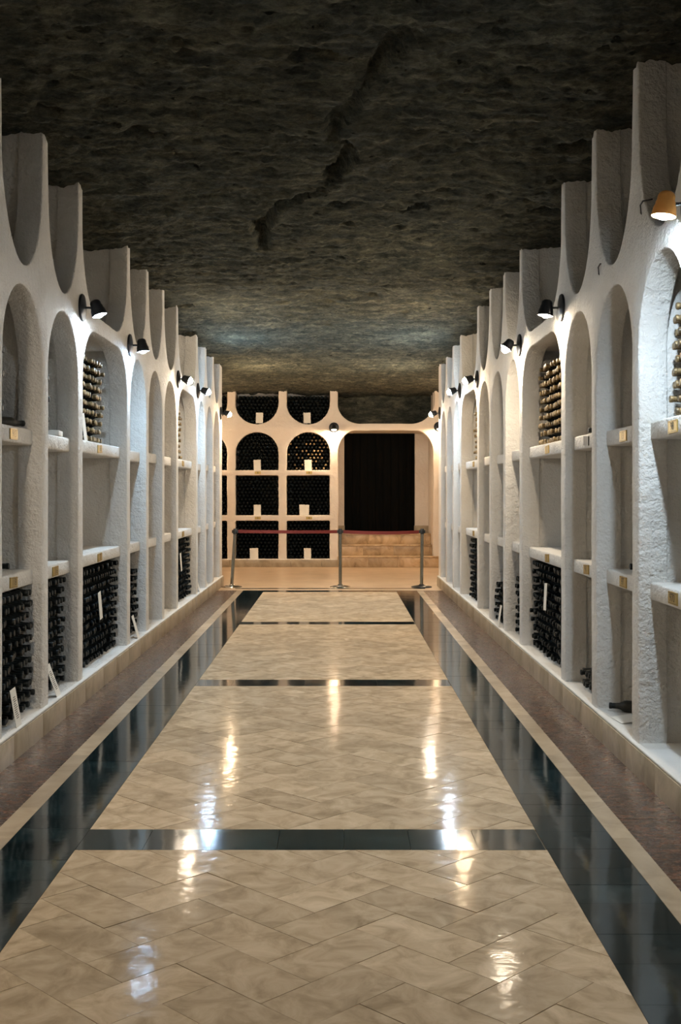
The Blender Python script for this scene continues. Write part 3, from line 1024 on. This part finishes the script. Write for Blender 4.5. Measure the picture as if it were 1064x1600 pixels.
# ------------------------------------------------------------------ cards and papers
def card_mesh(wd, ht, print_rows):
    """stands on its lower edge in the YZ plane, faces +X"""
    v, f = box_vf(-0.0015, 0.0015, -wd / 2, wd / 2, 0, ht)
    idx = [0] * 6
    rr = random.Random(int(wd * 1000) + print_rows)
    for i in range(print_rows):
        z0 = ht * (0.22 + 0.6 * i / max(print_rows, 1)); n = len(v)
        a = -wd * rr.uniform(0.18, 0.34); b2 = wd * rr.uniform(0.12, 0.34)
        v += [(0.0019, a, z0), (0.0019, b2, z0), (0.0019, b2, z0 + ht * 0.022), (0.0019, a, z0 + ht * 0.022)]
        f.append((n, n + 1, n + 2, n + 3)); idx.append(1)
    return mesh_data('card', v, f, [M['paper'], M['ink']], idx)
card_a = card_mesh(0.11, 0.225, 11)
card_b = card_mesh(0.105, 0.22, 0)
card_c = card_mesh(0.145, 0.215, 0)
def card(me, loc, side, lean, roll, label, group='paper cards by the stacks'):
    rz = 0.0 if side == 'left' else math.pi if side == 'right' else -math.pi / 2
    o = link('card', me, None, loc)
    o.rotation_mode = 'XYZ'
    R = Matrix.Rotation(rz, 4, 'Z') @ Matrix.Rotation(-lean, 4, 'Y') @ Matrix.Rotation(roll, 4, 'X')
    o.matrix_world = Matrix.Translation(loc) @ R
    return tag(o, label, 'card', group)
e = FACE
card(card_a, (-e + 0.006, 6.72, PL), 'left', 0.16, 0.05, 'printed white card leaning on the nearest left floor-level stack')
card(card_a, (-e + 0.000, 7.71, PL), 'left', 0.34, 0.05, 'printed white card leaning back in the second left bay')
card(card_b, (-e - 0.036, 9.27, 0.51), 'left', 0.06, 0.10, 'blank white card stuck among bottles of the wide left stack')
card(card_b, (-e + 0.012, 10.73, PL), 'left', 0.26, 0.05, 'blank white card leaning behind the blue-lit left pillar')
card(card_b, (-e - 0.036, 14.05, 0.56), 'left', 0.06, 0.08, 'small white card on the farther wide left stack')
card(card_b, (-e - 0.01, 15.72, PL), 'left', 0.3, 0.05, 'far white card leaning in the first bay past the wide left stack')
card(card_b, (-e - 0.01, 16.62, PL), 'left', 0.3, 0.05, 'farthest white card leaning at the foot of the left wall')
card(card_b, (-e - 0.085, 8.93, SH2[1]), 'left', 0.10, 0.12, 'white card against the dusty bottles above plaque 188')
card(card_b, (e + 0.036, 9.30, 0.575), 'right', 0.06, 0.08, 'blank white card stuck among bottles of the wide right stack')
card(card_b, (e - 0.018, 11.62, PL), 'right', 0.16, 0.05, 'blank white card leaning in the narrow right bay')
o = link('paper_sheet', box_mesh('paper_sheet', -0.06, 0.06, -0.09, 0.09, 0, 0.002, M['paper']), None, (e + 0.085, 6.88, PL + 0.012), (0.02, -0.14, 0.12))
tag(o, 'white paper sheet lying in front of the dark bottle below plaque 97', 'paper')
o = link('paper_box', box_mesh('paper_box', -0.05, 0.05, -0.10, 0.10, 0, 0.035, M['paper'], 0.003), None, (-e - 0.13, 8.09, SH2[1] + 0.004), (0, 0, 0.1))
tag(o, 'small flat white box on the upper shelf of the second left bay', 'box')
names = {0: 'top', 1: 'arched', 2: 'middle', 3: 'bottom'}
for px, z, r, cdx in ((405, 2.905, 0, 'left'), (480, 2.905, 0, 'right'), (402, 1.952, 1, 'left'), (481.5, 1.952, 1, 'right'), (402, 1.042, 2, 'left'), (477, 1.042, 2, 'right'), (396, PL, 3, 'left'), (480.5, PL, 3, 'right')):
    x = (px - 527) * (Y_END + 0.03) / F + CX
    card(card_c, (x, Y_END + 0.045, z + (0.0)), 'end', 0.10, rnd.uniform(-.06, .06), 'white card in the %s niche, %s full column of the end wall' % (names[r], cdx), 'white cards in the end wall niches')
for px, z, lab in ((399.5, PL, 'second thin white card overlapping in the bottom left end niche'), (472, 1.042, 'second thin white card overlapping in the middle right end niche')):
    x = (px - 527) * Y_END / F + CX
    card(card_b, (x, Y_END + 0.02, z), 'end', 0.10, 0.03, lab, 'white cards in the end wall niches')

# ------------------------------------------------------------------ belt barrier
base_prof = [(0.0, 0.0), (0.163, 0.0), (0.166, 0.008), (0.160, 0.016), (0.11, 0.026), (0.05, 0.034), (0.034, 0.05), (0.0, 0.05)]
base_me = {k: lathe_mesh('base', base_prof, 32, M[k]) for k in ('chrome', 'black_plastic')}
pole_me = lathe_mesh('pole', [(0.0, 0.03), (0.027, 0.03), (0.027, 0.86), (0.0, 0.86)], 20, M['steel'])
top_me = lathe_mesh('belt_head', [(0.0, 0.85), (0.031, 0.85), (0.031, 0.925), (0.026, 0.935), (0.0, 0.938)], 20, M['black_plastic'])
clip_me = box_mesh('belt_clip', -0.05, 0.05, -0.008, 0.008, 0.865, 0.915, M['black_plastic'], 0.003)
def post(x, y, lean, base, label):
    r = link('stanchion', None, None, (x, y, 0))
    tag(r, label, 'stanchion', 'belt barrier posts')
    link('base', base_me[base], r)
    p = link('pole', pole_me, r, (0, 0, 0), (0, lean, 0))
    h = link('belt_head', top_me, r, (0, 0, 0), (0, lean, 0))
    link('belt_clip', clip_me, h)
    return r
YS = 18.30
ZB = -0.0005
post(-1.574, YS, 0.060, 'chrome', 'leaning steel barrier post with chrome base by the left wall')
post(0.160, YS, 0.0, 'chrome', 'upright steel barrier post with chrome base in the middle')
post(1.458, YS, 0.012, 'black_plastic', 'steel barrier post with black base near the right wall')
def belt(p, q, sag, label):
    n = 24
    V, Fc = [], []
    for i in range(n + 1):
        t = i / n
        x = p[0] + (q[0] - p[0]) * t
        z = p[1] + (q[1] - p[1]) * t - sag * 4 * t * (1 - t)
        tw = 0.004 * math.sin(t * 5)
        for dy, dz in ((-0.0015 + tw, 0.026), (0.0015 + tw, 0.026), (0.0015 - tw, -0.026), (-0.0015 - tw, -0.026)):
            V.append((x, YS + dy, z + dz))
    for i in range(n):
        for k in range(4):
            a, b2 = i * 4 + k, i * 4 + (k + 1) % 4
            Fc.append((a, a + 4, b2 + 4, b2))
    Fc += [(0, 1, 2, 3), (n * 4 + 3, n * 4 + 2, n * 4 + 1, n * 4)]
    o = link('barrier_belt', mesh_data('barrier_belt', V, Fc, M['belt']))
    tag(o, label, 'belt', 'red belts of the barrier')
belt((-1.518 + 0.05, 0.893), (0.160 - 0.05, 0.888), 0.006, 'red barrier belt between the leaning post and the middle post')
belt((0.160 + 0.05, 0.888), (1.468 - 0.05, 0.885), 0.018, 'red barrier belt between the middle post and the black-based post')

# ------------------------------------------------------------------ loose wire ends at the upper openings
for (y, z, lab) in ((6.20, 3.07, 'short bent wire sticking out near the copper lamp'), (7.20, 2.93, 'short bent wire at the foot of the second upper opening, right wall')):
    pts = [(e + 0.02, y, z - 0.05), (e - 0.004, y, z - 0.02), (e - 0.01, y - 0.01, z + 0.02), (e - 0.004, y - 0.04, z + 0.035), (e + 0.03, y - 0.10, z + 0.03)]
    tag(link('cable_end', tube_mesh('cable_end', pts, 0.004, M['wire'])), lab, 'wire')
